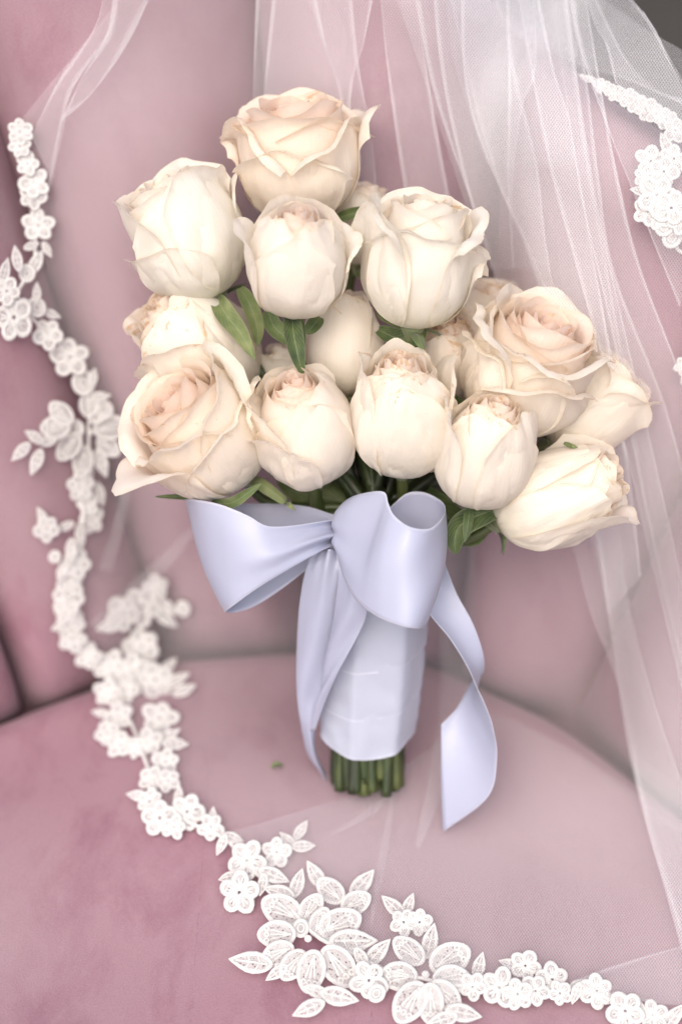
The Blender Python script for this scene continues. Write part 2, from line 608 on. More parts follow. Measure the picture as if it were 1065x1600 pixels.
def petal_mesh(sp, frame, scale, seed):
    """One petal as a bent blade round the rose axis.  rho = belly radius, rim = radius at the lip, h = lip height.
    rho, rim and h may be functions of the spiral position so that inner petals wind without touching."""
    base, fx, sx_, ax = frame
    q = random.Random(seed)
    nu, nv = 23, 24
    r0 = sp.get('r0', 0.04)
    curl = R(sp.get('curl', 30)); Lc = sp.get('Lc', 0.12)
    drop = sp.get('drop', 0.08); tip = sp.get('tip', 0.02); W = R(sp['W']); phi = R(sp['phi'])
    cu = sp.get('cu', 0.0); ce = sp.get('ce', 0.25); rip = sp.get('rip', 0.016)
    tw = R(sp.get('tw', 0)); slant = sp.get('slant', 0.0); el = sp.get('el', 0.03); nz_ = sp.get('nz', 0.015); rnd = sp.get('rnd', 0.10)
    jag = sp.get('jag', 1.0)
    own = sp.get('own')                       # function u -> (rho, rim, h) for spiral petals
    ph1, ph2, ph3 = q.uniform(0, 6.28), q.uniform(0, 6.28), q.uniform(0, 6.28)
    N = 66
    cols = []
    for i in range(nu):
        u = -1 + 2 * i / (nu - 1)
        au = abs(u)
        rho, rim, h = own(u) if own else (sp['rho'], sp['rim'], sp['h'])
        sbL = max(0.02, (rho - r0) / 0.66)
        up = max(0.12, h - (rho - r0))
        close = max(-1.2, min(1.1, 2 * (rho - rim) / up))
        L = up / max(0.45, math.cos(close * 0.55)) + sbL
        sb = sbL / L
        Lcol = L * (1 - drop * au ** 2.2 - rnd * au ** 7 + slant * u + tip * math.exp(-(u / 0.3) ** 2) + jag * (0.012 * math.sin(5 * u + ph1) + 0.008 * math.sin(11 * u + ph2)))
        c = curl * (1 - ce + ce * au * 1.6) * (1 - 0.4 * au ** 6) * (1 + cu * u) * (1 + 0.25 * math.sin(2.6 * u + ph3))
        lc = Lc * L * (1 + 0.3 * math.sin(3.1 * u + ph2))
        r_, z_ = r0, 0.0
        pts = [(r_, z_)]
        ds = Lcol / N
        for k in range(N):
            s = (k + 0.5) * ds
            t = s / L
            if t < sb:
                th = (math.pi / 2) * (t / sb) ** 0.85
            else:
                th = math.pi / 2 + close * min(1.15, (t - sb) / (1 - sb))
            e = (s - (Lcol - lc)) / lc
            if e > 0:
                th -= c * sm(e) * (0.6 + 0.4 * min(1, e))
            r_ += math.cos(th) * ds
            z_ += math.sin(th) * ds
            pts.append((r_, z_))
        cols.append((u, [pts[int(round(j * N / (nv - 1)))] for j in range(nv)]))
    V, UV = [], []
    for j in range(nv):
        t = j / (nv - 1)
        for i in range(nu):
            u, pts = cols[i]
            r_, z_ = pts[j]
            wf = (0.5 + 0.5 * sm(t / 0.4)) * (1 - sp.get('nar', 0.10) * sm((t - 0.6) / 0.4))
            r2 = max(0.004, r_) + rip * t ** 3 * math.sin(3.3 * u + ph2) + 0.6 * rip * t ** 6 * math.sin(9 * u + ph3)
            z2 = z_ + 0.6 * rip * t ** 4 * math.sin(5.1 * u + ph1)
            r2 *= 1 + el * abs(u) ** 5 * sm(t / 0.3)
            nn = noise.noise(Vector((u * 1.6 + seed * 3.7, t * 2.2, seed * 0.31))) + 0.5 * noise.noise(Vector((u * 4.5 + seed, t * 5.0, seed * 0.7))) * sm(t * 1.3)
            cre = abs(noise.noise(Vector((u * 3.0 + t * 2.0 + seed * 1.9, t * 1.6 - u * 1.2, seed * 0.53))))
            r2 += nz_ * nn * sm(t / 0.25) - nz_ * 0.55 * max(0.0, 0.22 - cre) / 0.22 * sm(t / 0.4)
            a = phi + W * u * wf + tw * t
            p = base + (fx * math.cos(a) + sx_ * math.sin(a)) * (r2 * scale) + ax * (z2 * scale)
            V.append(p); UV.append(((u + 1) / 2, t))
    return V, grid_faces(nu, nv), UV

def leaf_mesh(pts, width, cup=0.25, serr=0.0, nrm=None, nu=9, nv=22):
    """blade along 3-D points, width in metres"""
    c = cr(pts, nv)
    V, UV = [], []
    for j in range(nv):
        t = j / (nv - 1)
        tan = Vector(c[min(j + 1, nv - 1)] - c[max(j - 1, 0)]).normalized()
        nn = Vector(nrm if nrm is not None else -FWD)
        side = tan.cross(nn).normalized()
        nn = side.cross(tan).normalized()
        w = width * 1.75 * (t * 0.96 + 0.03) ** 0.5 * max(0.0, 1 - t) ** 0.75 + width * 0.02
        if serr: w *= 1 + serr * ((j % 2) - 0.5) * 2
        for i in range(nu):
            u = -1 + 2 * i / (nu - 1)
            p = Vector(c[j]) + side * (w * 0.5 * u) + nn * (cup * w * (u * u - 0.3) + 0.04 * w * math.sin(9 * t + 2 * u))
            V.append(p); UV.append(((u + 1) / 2, t))
    return V, grid_faces(nu, nv), UV

HANDLE = [(590, 800, 0.797), (586, 860, 0.800), (583, 960, 0.806), (578, 1060, 0.815), (573, 1150, 0.823), (572, 1200, 0.827)]
def stem_path(q, base, ax, end_px):
    """from the rose base down through the binding to the cut end"""
    ex, ey, ed = end_px
    ex = 573 + (ex - 573) * 0.96; ed = 0.825 + (ed - 0.825) * 0.88; ey += q.uniform(-20, 8)
    ox = (ex - 573) * 0.75
    od = (ed - 0.825) * 0.75
    return [base + ax * 0.004, base - ax * 0.022, P(588 + ox * 0.8, 800, 0.797 + od * 0.9), P(585 + ox * 0.75, 880, 0.801 + od * 0.8),
            P(578 + ox, 1060, 0.815 + od), P(ex, 1170, ed - 0.003), P(ex + q.uniform(-3, 3), ey, ed)]

def build_rose(r):
    q = random.Random(r['seed'])
    cx, cy, d = r['c']
    al, ta = R(r['al']), R(r['ta'])
    ax = (RIGHT * math.sin(al) + UP * math.cos(al)) * math.cos(ta) - FWD * math.sin(ta)
    ax.normalize()
    fx = (-FWD) - ax * (-FWD).dot(ax); fx.normalize()
    sd = ax.cross(fx)
    scale = r['w'] * d / F_PX          # metres for one rose width
    hh = r.get('hh', 1.05)
    base = P(cx, cy, d) - ax * (0.5 * hh * scale)
    root = empty('rose', tuple(base), bq)
    if r.get('label'): root['label'] = r['label']
    frame = (base, fx, sd, ax)
    warm = r.get('warm', 0.4); blush = r.get('blush', 0.4); brown = r.get('brown', 0.3)
    ph = r.get('ph', q.uniform(0, 360))
    specs = []
    op = r.get('open', 0.2)              # how far the mouth has opened
    npet = r.get('n', 13)
    STEP, WID = 132.0, 98.0
    tmax = npet * STEP
    spin = r.get('spin', 1)
    def make_own(k, wid):
        def own(u):
            g = max(0.0, min(1.05, (k * STEP + 0.55 * wid * u * 1.0 + 70) / tmax))
            rim = 0.022 + (0.225 + 0.225 * op) * g ** (1.0 - 0.15 * op)
            rho = 0.045 + 0.435 * g ** 0.72
            h = hh * ((1.04 - 0.09 * g ** 2) * (1 - op) + (0.90 + 0.05 * math.sin(g * 3.0)) * op)
            return rho, rim, h
        return own
    for k in range(npet):
        f = k / (npet - 1)
        wid = WID + 25 * (1 - f)
        specs.append(dict(phi=ph + spin * k * STEP, W=spin * wid, own=make_own(k, wid), curl=10 + (30 + 60 * op) * f ** 1.3 + q.uniform(0, 12), Lc=0.045 + (0.05 + 0.06 * op) * f, drop=0.03 + 0.06 * f, rnd=0.05, tip=0.015 + 0.02 * op,
                          rip=0.005 + 0.012 * f * op, r0=0.02, ce=0.3, bl=1.0 - 0.65 * f, br=1.0 - 0.3 * f, el=0.02, nz=0.004 + 0.010 * f, tw=10 * spin, nar=0.0, jag=0.3 + 0.5 * f))
    for sp in r.get('outer', []):
        e = dict(W=72, rho=0.49, rim=0.40, h=hh * 0.95, curl=40, Lc=0.13, drop=0.09, tip=0.02, rip=0.016, bl=0.16, br=0.5, tw=q.uniform(-8, 18), el=0.085, nz=0.028 + 0.018 * brown, slant=q.uniform(-0.02, 0.03))
        e.update(sp)
        e['h'] = e['h'] if 'h' not in sp else sp['h'] * hh
        specs.append(e)
    nout = len(r.get('outer', []))
    for n_, sp in enumerate(specs[len(specs) - nout:]):
        sp['rho'] += 0.010 * n_
        sp['rim'] += 0.010 * n_ - (0.075 if op < 0.3 and sp['rim'] < 0.43 else 0.0)
    for n_, sp in enumerate(specs):
        V, Fc, UV = petal_mesh(sp, frame, scale, r['seed'] * 100 + n_)
        o = mk('petal', V, Fc, M_PETAL, root, uv=UV)
        o.color = (min(1, blush * sp.get('bl', 0.3)), min(1, brown * sp.get('br', 0.5)), warm, 1)
    # calyx with pointed sepals
    for a in range(r.get('nsep', 3)):
        an = R(a * 120 + q.uniform(-15, 15) + r.get('sph', 0))
        dv = fx * math.cos(an) + sd * math.sin(an)
        droop = q.uniform(0.0, 0.9)
        l = scale * q.uniform(0.42, 0.55)
        pts = [base + dv * 0.002 - ax * 0.002, base + dv * (l * 0.35) - ax * (l * 0.02 + droop * l * 0.10), base + dv * (l * 0.62) - ax * (droop * l * 0.5) + ax * 0.12 * l * (1 - droop),
               base + dv * (l * 0.75) - ax * (droop * l * 0.95) + ax * 0.3 * l * (1 - droop)]
        V, Fc, UV = leaf_mesh(pts, scale * 0.125, cup=0.2, nrm=dv * 0.4 - ax, nu=5, nv=14)
        mk('sepal', V, Fc, M_LEAF, root, uv=UV)
    hipn = 9
    V, Fc = tube([base - ax * scale * x for x in np.linspace(-0.02, 0.17, hipn)], [scale * w for w in (0.10, 0.11, 0.105, 0.09, 0.075, 0.06, 0.05, 0.045, 0.04)], 12)
    mk('calyx', V, Fc, M_LEAF, root)
    if r.get('stem', True):
        pth = cr(stem_path(q, base, ax, r['end']), 40)
        V, Fc = tube(pth, q.uniform(0.0022, 0.0033), 9)
        mk('stem', V, Fc, M_STEM, root)
    return root

# cut ends of the stems, px / row / depth
ENDS = [(523, 1226, 0.826), (531, 1236, 0.818), (545, 1238, 0.815), (557, 1240, 0.810), (568, 1234, 0.814), (580, 1238, 0.809), (594, 1230, 0.812),
        (606, 1240, 0.812), (618, 1231, 0.818), (627, 1220, 0.825), (537, 1220, 0.832), (552, 1226, 0.836), (574, 1228, 0.838), (592, 1226, 0.836), (610, 1222, 0.832), (564, 1228, 0.826), (588, 1228, 0.826)]

ROSES = [
    dict(c=(468, 250, 0.778), al=-4, ta=24, w=200, hh=0.96, open=0.85, n=17, ph=20, seed=11, warm=1.0, blush=0.8, brown=0.2,
         label='large open blush rose at the top of the bouquet',
         outer=[dict(phi=170, rim=0.50, h=0.97, curl=90, Lc=0.16), dict(phi=-62, W=60, rim=0.50, h=0.88, curl=135, Lc=0.18, tip=0.05), dict(phi=48, W=66, rim=0.49, h=0.84, curl=140, Lc=0.16, slant=0.05, tip=0.05),
                dict(phi=108, W=44, rim=0.60, h=0.92, curl=70, Lc=0.2), dict(phi=-114, W=44, rim=0.60, h=0.74, curl=90, Lc=0.2), dict(phi=-12, W=54, rim=0.50, h=0.70, curl=140, Lc=0.13, slant=-0.06)]),
    dict(c=(293, 373, 0.770), al=-26, ta=22, w=184, hh=1.08, open=0.45, n=14, ph=80, seed=12, warm=0.10, blush=0.12, brown=0.25,
         label='white half open rose at the upper left of the bouquet',
         outer=[dict(phi=-105, rim=0.44, h=0.99, curl=50), dict(phi=150, rim=0.46, h=0.99, curl=60), dict(phi=62, rim=0.42, h=1.0, curl=60, W=64, slant=-0.05, tw=-15),
                dict(phi=-12, rim=0.38, h=0.97, curl=30, W=80, Lc=0.07, slant=0.10, tw=22), dict(phi=104, rim=0.58, h=0.80, curl=55, W=44), dict(phi=-62, W=66, rim=0.50, h=0.58, curl=50, Lc=0.1, slant=-0.04)]),
    dict(c=(464, 410, 0.742), al=2, ta=42, w=166, hh=1.08, open=0.14, n=13, ph=10, seed=13, warm=0.18, blush=0.6, brown=0.25,
         label='white rose bud with a blush heart, below the top rose',
         outer=[dict(phi=175, rim=0.40, h=0.98, curl=30), dict(phi=-48, rim=0.36, h=0.97, curl=28, W=80, slant=-0.10, tw=24), dict(phi=46, rim=0.36, h=0.94, curl=24, W=84, slant=0.12, tw=-28),
                dict(phi=-98, rim=0.55, h=0.90, curl=50, W=46), dict(phi=100, rim=0.58, h=0.72, curl=70, W=44)]),
    dict(c=(655, 412, 0.752), al=6, ta=22, w=178, hh=1.14, open=0.5, n=15, ph=140, seed=14, warm=0.12, blush=0.25, brown=0.3,
         label='ivory white rose with rolled petals at the upper right',
         outer=[dict(phi=175, rim=0.45, h=0.98, curl=60), dict(phi=88, rim=0.50, h=0.95, curl=110, Lc=0.14), dict(phi=-84, rim=0.47, h=0.98, curl=80),
                dict(phi=20, rim=0.46, h=0.82, curl=150, W=80, Lc=0.12, slant=-0.10), dict(phi=-52, rim=0.50, h=0.96, curl=100, W=44, Lc=0.14), dict(phi=118, W=50, rim=0.56, h=0.64, curl=75)]),
    dict(c=(312, 548, 0.786), al=-40, ta=26, w=186, hh=1.08, open=0.15, n=13, ph=200, seed=15, warm=0.45, blush=0.45, brown=0.75,
         label='blush rose with a browned heart at the left, behind the open one',
         outer=[dict(phi=-115, rim=0.42, h=0.97, curl=45), dict(phi=118, rim=0.38, h=1.0, curl=25), dict(phi=22, rim=0.36, h=0.98, curl=18, W=84, slant=0.06, tw=-18),
                dict(phi=-55, rim=0.52, h=0.86, curl=70, W=52), dict(phi=80, rim=0.40, h=0.92, curl=25)]),
    dict(c=(320, 680, 0.764), al=-44, ta=34, w=202, hh=1.0, open=0.65, n=17, ph=60, seed=16, warm=0.7, blush=0.7, brown=0.25,
         label='wide open blush rose at the lower left of the bouquet',
         outer=[dict(phi=150, rim=0.47, h=0.98, curl=80), dict(phi=-150, rim=0.48, h=0.96, curl=80), dict(phi=45, rim=0.45, h=0.96, curl=90, Lc=0.10, slant=0.04),
                dict(phi=-36, rim=0.48, h=0.90, curl=120, W=62, Lc=0.13, tip=0.05), dict(phi=98, rim=0.50, h=1.0, curl=130, W=54, Lc=0.14, cu=0.3), dict(phi=10, rim=0.48, h=0.72, curl=120, W=66, Lc=0.12, slant=0.05),
                dict(phi=-82, rim=0.66, h=0.80, curl=30, W=48, tip=0.14), dict(phi=64, W=36, rim=0.54, h=0.70, curl=120)]),
    dict(c=(476, 672, 0.760), al=-12, ta=40, w=170, hh=1.12, open=0.10, n=14, ph=0, seed=17, nsep=0, warm=0.45, blush=0.75, brown=0.35,
         label='blush rose bud in the middle of the lowest row, above the left loop',
         outer=[dict(phi=175, rim=0.40, h=0.97, curl=35), dict(phi=-92, rim=0.48, h=0.94, curl=55, tip=0.08, W=60), dict(phi=-24, rim=0.38, h=0.88, curl=45, W=70, slant=0.05, tw=20),
                dict(phi=66, rim=0.34, h=0.99, curl=18, W=82, Lc=0.07, slant=0.08, tw=-24), dict(phi=-46, W=50, rim=0.52, h=0.70, curl=60, slant=-0.06, tip=0.08)]),
    dict(c=(538, 540, 0.785), al=-6, ta=14, w=136, hh=1.16, open=0.1, n=9, ph=45, seed=18, warm=0.5, blush=0.45, brown=0.4,
         label='narrow blush rose tucked behind the centre of the bouquet',
         outer=[dict(phi=100, rim=0.38, h=0.98), dict(phi=-30, rim=0.36, h=0.97, curl=20, W=86, slant=0.08, tw=20)]),
    dict(c=(627, 650, 0.756), al=-2, ta=36, w=170, hh=1.18, open=0.08, n=14, ph=90, seed=19, nsep=0, warm=0.40, blush=0.6, brown=0.8,
         label='cream rose with browned petal edges, above the front bow loop',
         outer=[dict(phi=175, rim=0.40, h=0.98, curl=40), dict(phi=-88, rim=0.42, h=0.99, curl=40, W=62), dict(phi=92, rim=0.52, h=0.92, curl=45, W=52, tip=0.06),
                dict(phi=-42, rim=0.35, h=0.95, curl=16, W=74, slant=-0.06, tw=26), dict(phi=40, rim=0.34, h=0.93, curl=14, W=74, slant=0.10, tw=-30)]),
    dict(c=(704, 560, 0.788), al=-10, ta=34, w=130, hh=1.08, open=0.1, n=11, ph=30, seed=20, warm=0.6, blush=0.9, brown=1.0,
         label='small withered blush rose wedged behind the large right rose',
         outer=[dict(phi=160, rim=0.40, h=0.98), dict(phi=-40, rim=0.40, h=0.9)]),
    dict(c=(822, 582, 0.768), al=22, ta=34, w=202, hh=1.04, open=0.7, n=17, ph=110, seed=21, warm=0.55, blush=0.7, brown=0.3,
         label='large open blush rose at the right of the bouquet',
         outer=[dict(phi=165, rim=0.46, h=0.97, curl=80), dict(phi=-118, rim=0.45, h=0.99, curl=70), dict(phi=66, rim=0.50, h=0.92, curl=120, Lc=0.13, tip=0.05),
                dict(phi=-18, rim=0.48, h=0.90, curl=130, W=60, Lc=0.12, slant=0.05), dict(phi=-74, rim=0.50, h=0.97, curl=110, W=52, Lc=0.16), dict(phi=28, rim=0.54, h=0.72, curl=120, W=62, Lc=0.14), dict(phi=-48, W=44, rim=0.52, h=0.78, curl=130)]),
    dict(c=(918, 630, 0.790), al=46, ta=16, w=162, hh=1.02, open=0.5, n=11, ph=0, seed=22, warm=0.55, blush=0.35, brown=0.35,
         label='cream rose facing right at the outer right edge',
         outer=[dict(phi=170, rim=0.45, h=0.97, curl=70), dict(phi=-76, rim=0.46, h=1.0, curl=90), dict(phi=64, rim=0.45, h=0.97, curl=60, W=78), dict(phi=-10, rim=0.43, h=0.94, curl=50, W=78, slant=0.05)]),
    dict(c=(756, 708, 0.752), al=14, ta=36, w=164, hh=1.12, open=0.06, n=13, ph=75, seed=23, nsep=1, warm=0.40, blush=0.5, brown=0.55,
         label='cream rose bud above the curled leaf, right of the bow',
         outer=[dict(phi=175, rim=0.40, h=0.97, curl=30), dict(phi=-80, rim=0.52, h=0.94, curl=45, W=54, tip=0.06), dict(phi=-18, rim=0.34, h=0.95, curl=14, W=86, slant=-0.08, tw=30), dict(phi=72, rim=0.38, h=0.99, curl=24, W=62, slant=0.06, tw=-18)]),
    dict(c=(868, 776, 0.768), al=66, ta=18, w=162, hh=1.26, open=0.2, n=13, ph=10, seed=24, warm=0.42, blush=0.4, brown=0.55,
         label='cream rose lying sideways at the lower right corner of the bouquet',
         outer=[dict(phi=170, rim=0.44, h=0.97, curl=50), dict(phi=-92, rim=0.38, h=0.95, curl=30), dict(phi=84, rim=0.48, h=0.98, curl=50, W=62),
                dict(phi=-20, rim=0.34, h=0.92, curl=20, W=86, slant=0.08, tw=-16), dict(phi=44, W=58, rim=0.42, h=0.88, curl=30)]),
    dict(c=(566, 352, 0.800), al=8, ta=18, w=112, hh=1.10, open=0.4, n=9, ph=0, seed=25, warm=0.35, blush=0.3, brown=0.5,
         label='small cream rose half hidden behind the top rose',
         outer=[dict(phi=80, rim=0.44, h=0.97, curl=60), dict(phi=-40, rim=0.44, h=0.97, curl=60)]),
    dict(c=(757, 528, 0.804), al=10, ta=22, w=165, hh=1.02, open=0.5, n=11, ph=60, seed=26, warm=0.50, blush=0.35, brown=0.45,
         label='cream rose hidden behind the large right rose',
         outer=[dict(phi=120, rim=0.45, h=0.99, curl=60), dict(phi=-50, rim=0.43, h=0.98, curl=40, W=84)]),
    dict(c=(445, 592, 0.800), al=-10, ta=20, w=100, hh=1.05, open=0.2, n=6, ph=60, seed=27, warm=0.15, blush=0.1, brown=0.4,
         label='small white rose in the shade between the stems',
         outer=[dict(phi=60, rim=0.42, h=0.97, curl=30), dict(phi=-50, rim=0.43, h=0.97, curl=40, W=84)]),
]
for k, r in enumerate(ROSES):
    r['end'] = ENDS[k]
    build_rose(r)

# stems of blooms that the front roses hide
fq = random.Random(5)
for k in range(20):
    a = fq.uniform(0, 6.28); rr = math.sqrt(fq.uniform(0.05, 1.0))
    ex, ed = 573 + 50 * rr * math.cos(a), 0.825 + 0.014 * rr * math.sin(a)
    tx = 590 + 190 * rr * math.cos(a) + fq.uniform(-30, 30)
    pth = cr([P(tx, 690, 0.797 + 0.6 * (ed - 0.825)), P(588 + 0.6 * (ex - 573), 800, 0.797 + (ed - 0.825)), P(585 + 0.7 * (ex - 573), 880, 0.801 + (ed - 0.825) * 0.9), P(578 + 0.8 * (ex - 573), 1060, 0.815 + (ed - 0.825) * 0.9),
              P(ex, 1170, ed - 0.003), P(ex + fq.uniform(-4, 4), fq.uniform(1214, 1240), ed)], 36)
    V, Fc = tube(pth, fq.uniform(0.0018, 0.0030), 8)
    mk('stem', V, Fc, M_STEM, bq)

# loose leaves and long sepals
def px_leaf(name, pts, wpx, mat=M_LEAF, cup=0.25, serr=0.0, nrm=None, label=None):
    p3 = [P(*p) for p in pts]
    V, Fc, UV = leaf_mesh(p3, wpx * pts[0][2] / F_PX, cup=cup, serr=serr, nrm=nrm)
    o = mk(name, V, Fc, mat, bq, uv=UV)
    if label: o['label'] = label
    return o
px_leaf('leaf', [(338, 464, 0.772), (352, 490, 0.764), (376, 522, 0.758), (398, 562, 0.756)], 40, cup=0.35)
px_leaf('leaf', [(375, 450, 0.776), (392, 480, 0.772), (402, 515, 0.772), (402, 540, 0.774)], 32, cup=0.4)
px_leaf('leaf', [(418, 486, 0.768), (428, 510, 0.764), (448, 528, 0.762), (462, 535, 0.764)], 34, cup=0.3)
px_leaf('leaf', [(456, 490, 0.756), (458, 518, 0.748), (464, 550, 0.746), (473, 588, 0.750)], 38, cup=0.4)
px_leaf('leaf', [(500, 495, 0.764), (488, 510, 0.760), (478, 522, 0.760)], 30)
px_leaf('leaf', [(510, 350, 0.786), (545, 335, 0.780), (575, 330, 0.778), (600, 326, 0.778)], 22)
px_leaf('leaf', [(515, 350, 0.778), (528, 366, 0.772), (542, 374, 0.770), (552, 380, 0.770)], 34)
px_leaf('leaf', [(545, 362, 0.772), (552, 360, 0.77), (558, 357, 0.77)], 8)
px_leaf('leaf', [(590, 515, 0.772), (620, 528, 0.764), (650, 528, 0.762), (665, 515, 0.764)], 36)
px_leaf('leaf', [(640, 520, 0.765), (650, 540, 0.762), (656, 556, 0.762)], 40)
px_leaf('leaf', [(690, 620, 0.775), (712, 632, 0.768), (730, 636, 0.768)], 34)
px_leaf('leaf', [(750, 497, 0.770), (754, 512, 0.768), (748, 530, 0.768)], 5)
px_leaf('leaf', [(785, 792, 0.770), (745, 806, 0.764), (718, 822, 0.762), (710, 845, 0.762), (712, 866, 0.764)], 48, cup=0.45, label='curled pale green leaf right of the bow')
px_leaf('leaf', [(330, 786, 0.764), (360, 786, 0.756), (385, 772, 0.752), (408, 755, 0.752)], 22)
px_leaf('leaf', [(300, 778, 0.774), (275, 776, 0.774), (242, 776, 0.774)], 11)
px_leaf('leaf', [(420, 690, 0.772), (430, 715, 0.766), (424, 745, 0.766)], 34, serr=0.25)
px_leaf('leaf', [(880, 692, 0.764), (892, 697, 0.760), (902, 699, 0.760)], 10)
px_leaf('leaf', [(784, 812, 0.772), (788, 840, 0.770), (786, 868, 0.770)], 7)
px_leaf('leaf', [(783, 640, 0.752), (782, 630, 0.748), (784, 624, 0.748)], 10)
px_leaf('leaf', [(640, 760, 0.800), (690, 800, 0.790), (735, 835, 0.786), (770, 800, 0.786)], 60)
px_leaf('leaf', [(560, 800, 0.800), (520, 780, 0.798), (470, 770, 0.798), (430, 745, 0.80)], 60)

# satin handle wrap: overlapping turns
wrap = empty('handle_wrap', tuple(P(578, 1060, 0.815)), bq)
def hcenter(row):
    xs = [p[1] for p in HANDLE]
    return (np.interp(row, xs, [p[0] for p in HANDLE]), np.interp(row, xs, [p[2] for p in HANDLE]))
HR = ([790, 860, 960, 1040, 1100, 1150, 1180], [86, 90, 80, 79, 77, 75, 73])
axis_h = (P(590, 800, 0.797) - P(572, 1200, 0.827)).normalized()
hside = axis_h.cross(FWD).normalized()
hfr = hside.cross(axis_h).normalized()
def wrap_band(r0, r1, lift, slope, seed, vee=0.0):
    q = random.Random(seed)
    n, m = 84, 14
    V, UV = [], []
    ph = [0.9, 1.3, 2.2, 0.4]
    for j in range(m):
        t = j / (m - 1)
        for i in range(n):
            th = 2 * math.pi * i / n
            row = r0 + (r1 - r0) * t + slope * math.cos(th + ph[0])
            row -= vee * t ** 2 * (0.5 - 0.5 * (hside * math.cos(th) + hfr * math.sin(th)).dot(-FWD)) * (1 + 0.25 * math.sin(3 * th + 1))
            hx, hd = hcenter(row)
            c = P(hx, row, hd)
            rr = np.interp(row, *HR) * hd / F_PX
            # flat facets where the stems press through
            pa = (th + 0.35) % (2 * math.pi / 7) - math.pi / 7
            fac = 0.97 * (math.cos(math.pi / 7) / math.cos(pa)) ** 0.9 + 0.045 + 0.015 * math.cos(4 * th + ph[2])
            rr = rr * fac + lift + 0.0005 * math.sin(math.pi * t) + 0.0016 * (0.3 - abs(noise.noise(Vector((math.cos(th) * 1.6 + row * 0.012, math.sin(th) * 1.6, row * 0.030 + seed * 3.1)))))
            p = c + (hside * math.cos(th) + hfr * math.sin(th)) * rr
            V.append(p); UV.append((i / n, t))
    return mk('wrap_turn', V, grid_faces(n, m, wrap=True), M_WRAP, wrap, uv=UV)
wrap_band(1048, 1160, 0.0000, 4, 5, 66)
wrap_band(965, 1090, 0.0007, 14, 2, 30)
wrap_band(880, 1015, 0.0014, 16, 3, 20)
wrap_band(805, 905, 0.0024, 6, 4)

# ribbon pieces: two edge curves in (px, row, depth)
def ribbon(name, A, B, n=60, m=25, bow=0.0, mat=M_SATIN, parent=None, wav=0.0004, ph=0.0, pin=(0.0, 0.0)):
    a = cr([P(*p) for p in A], n); b = cr([P(*p) for p in B], n)
    V, UV = [], []
    ln = 0.0
    for k in range(n):
        if k: ln += np.linalg.norm((a[k] + b[k]) / 2 - (a[k - 1] + b[k - 1]) / 2)
        t = (a[min(k + 1, n - 1)] + b[min(k + 1, n - 1)] - a[max(k - 1, 0)] - b[max(k - 1, 0)])
        nn = np.cross(t, b[k] - a[k]); nn /= (np.linalg.norm(nn) + 1e-9)
        for i in range(m):
            u = i / (m - 1)
            kk = k / (n - 1)
            g = pin[0] * math.exp(-kk / 0.10) + pin[1] * math.exp(-(1 - kk) / 0.10)
            off = bow * 4 * u * (1 - u) + g * (math.cos(u * 11 + ph) + 0.5 * math.cos(u * 19 + 1)) + wav * math.sin(u * 6 + k * 0.22 + ph) * math.sin(k / n * math.pi)
            V.append(a[k] * (1 - u) + b[k] * u + nn * off); UV.append((ln / 0.05, u))
    return mk(name, V, grid_faces(m, n), mat, parent, uv=UV, solid=0.00022)

bow = empty('satin_bow', tuple(P(530, 830, 0.77)), bq)
ribbon('bow_loop',
       [(520, 812, .770), (465, 821, .757), (418, 822, .749), (388, 806, .748), (345, 788, .752), (305, 780, .760), (289, 781, .772), (310, 783, .785), (360, 786, .790), (430, 787, .788), (480, 792, .783), (520, 806, .776)],
       [(524, 850, .770), (488, 868, .758), (440, 896, .751), (398, 922, .751), (368, 944, .755), (354, 955, .762), (352, 957, .769), (368, 957, .777), (400, 946, .782), (440, 920, .784), (480, 890, .783), (528, 860, .778)],
       n=90, bow=0.002, parent=bow, pin=(0.0026, 0.0016))
ribbon('bow_loop',
       [(532, 806, .772), (528, 790, .764), (548, 776, .757), (578, 769, .749), (600, 769, .742), (604, 786, .737), (614, 804, .733), (640, 823, .730), (668, 826, .733), (690, 813, .742), (697, 799, .755), (688, 783, .765), (660, 769, .770), (635, 771, .772), (612, 790, .773), (590, 810, .774), (552, 828, .774)],
       [(536, 880, .770), (525, 862, .763), (532, 890, .755), (545, 918, .748), (561, 942, .742), (577, 957, .737), (597, 968, .733), (630, 979, .730), (652, 982, .733), (665, 980, .742), (670, 972, .754), (672, 945, .765), (662, 920, .772), (640, 900, .775), (600, 880, .776), (575, 868, .776), (550, 858, .775)],
       n=110, bow=-0.002, parent=bow, pin=(0.0014, 0.0014), wav=0.0009)
# left tail: broad shaded layer, and the brighter layer folded over it
ribbon('ribbon_tail',
       [(492, 860, .772), (478, 890, .772), (467, 950, .780), (463, 1020, .790), (464, 1080, .798), (470, 1130, .806), (482, 1180, .818), (506, 1213, .832)],
       [(540, 862, .768), (534, 890, .768), (526, 950, .776), (520, 1020, .787), (505, 1080, .797), (492, 1130, .806), (494, 1175, .819), (511, 1216, .833)],
       bow=0.003, parent=bow, pin=(0.0022, 0.0), wav=0.0010)
ribbon('ribbon_tail',
       [(528, 868, .764), (530, 900, .763), (522, 950, .770), (514, 1000, .779), (505, 1055, .788), (497, 1100, .797), (490, 1140, .806)],
       [(548, 868, .762), (566, 915, .758), (572, 955, .760), (555, 1000, .768), (527, 1055, .780), (505, 1100, .792), (492, 1142, .804)],
       bow=0.002, parent=bow, pin=(0.0016, 0.0), wav=0.0008)
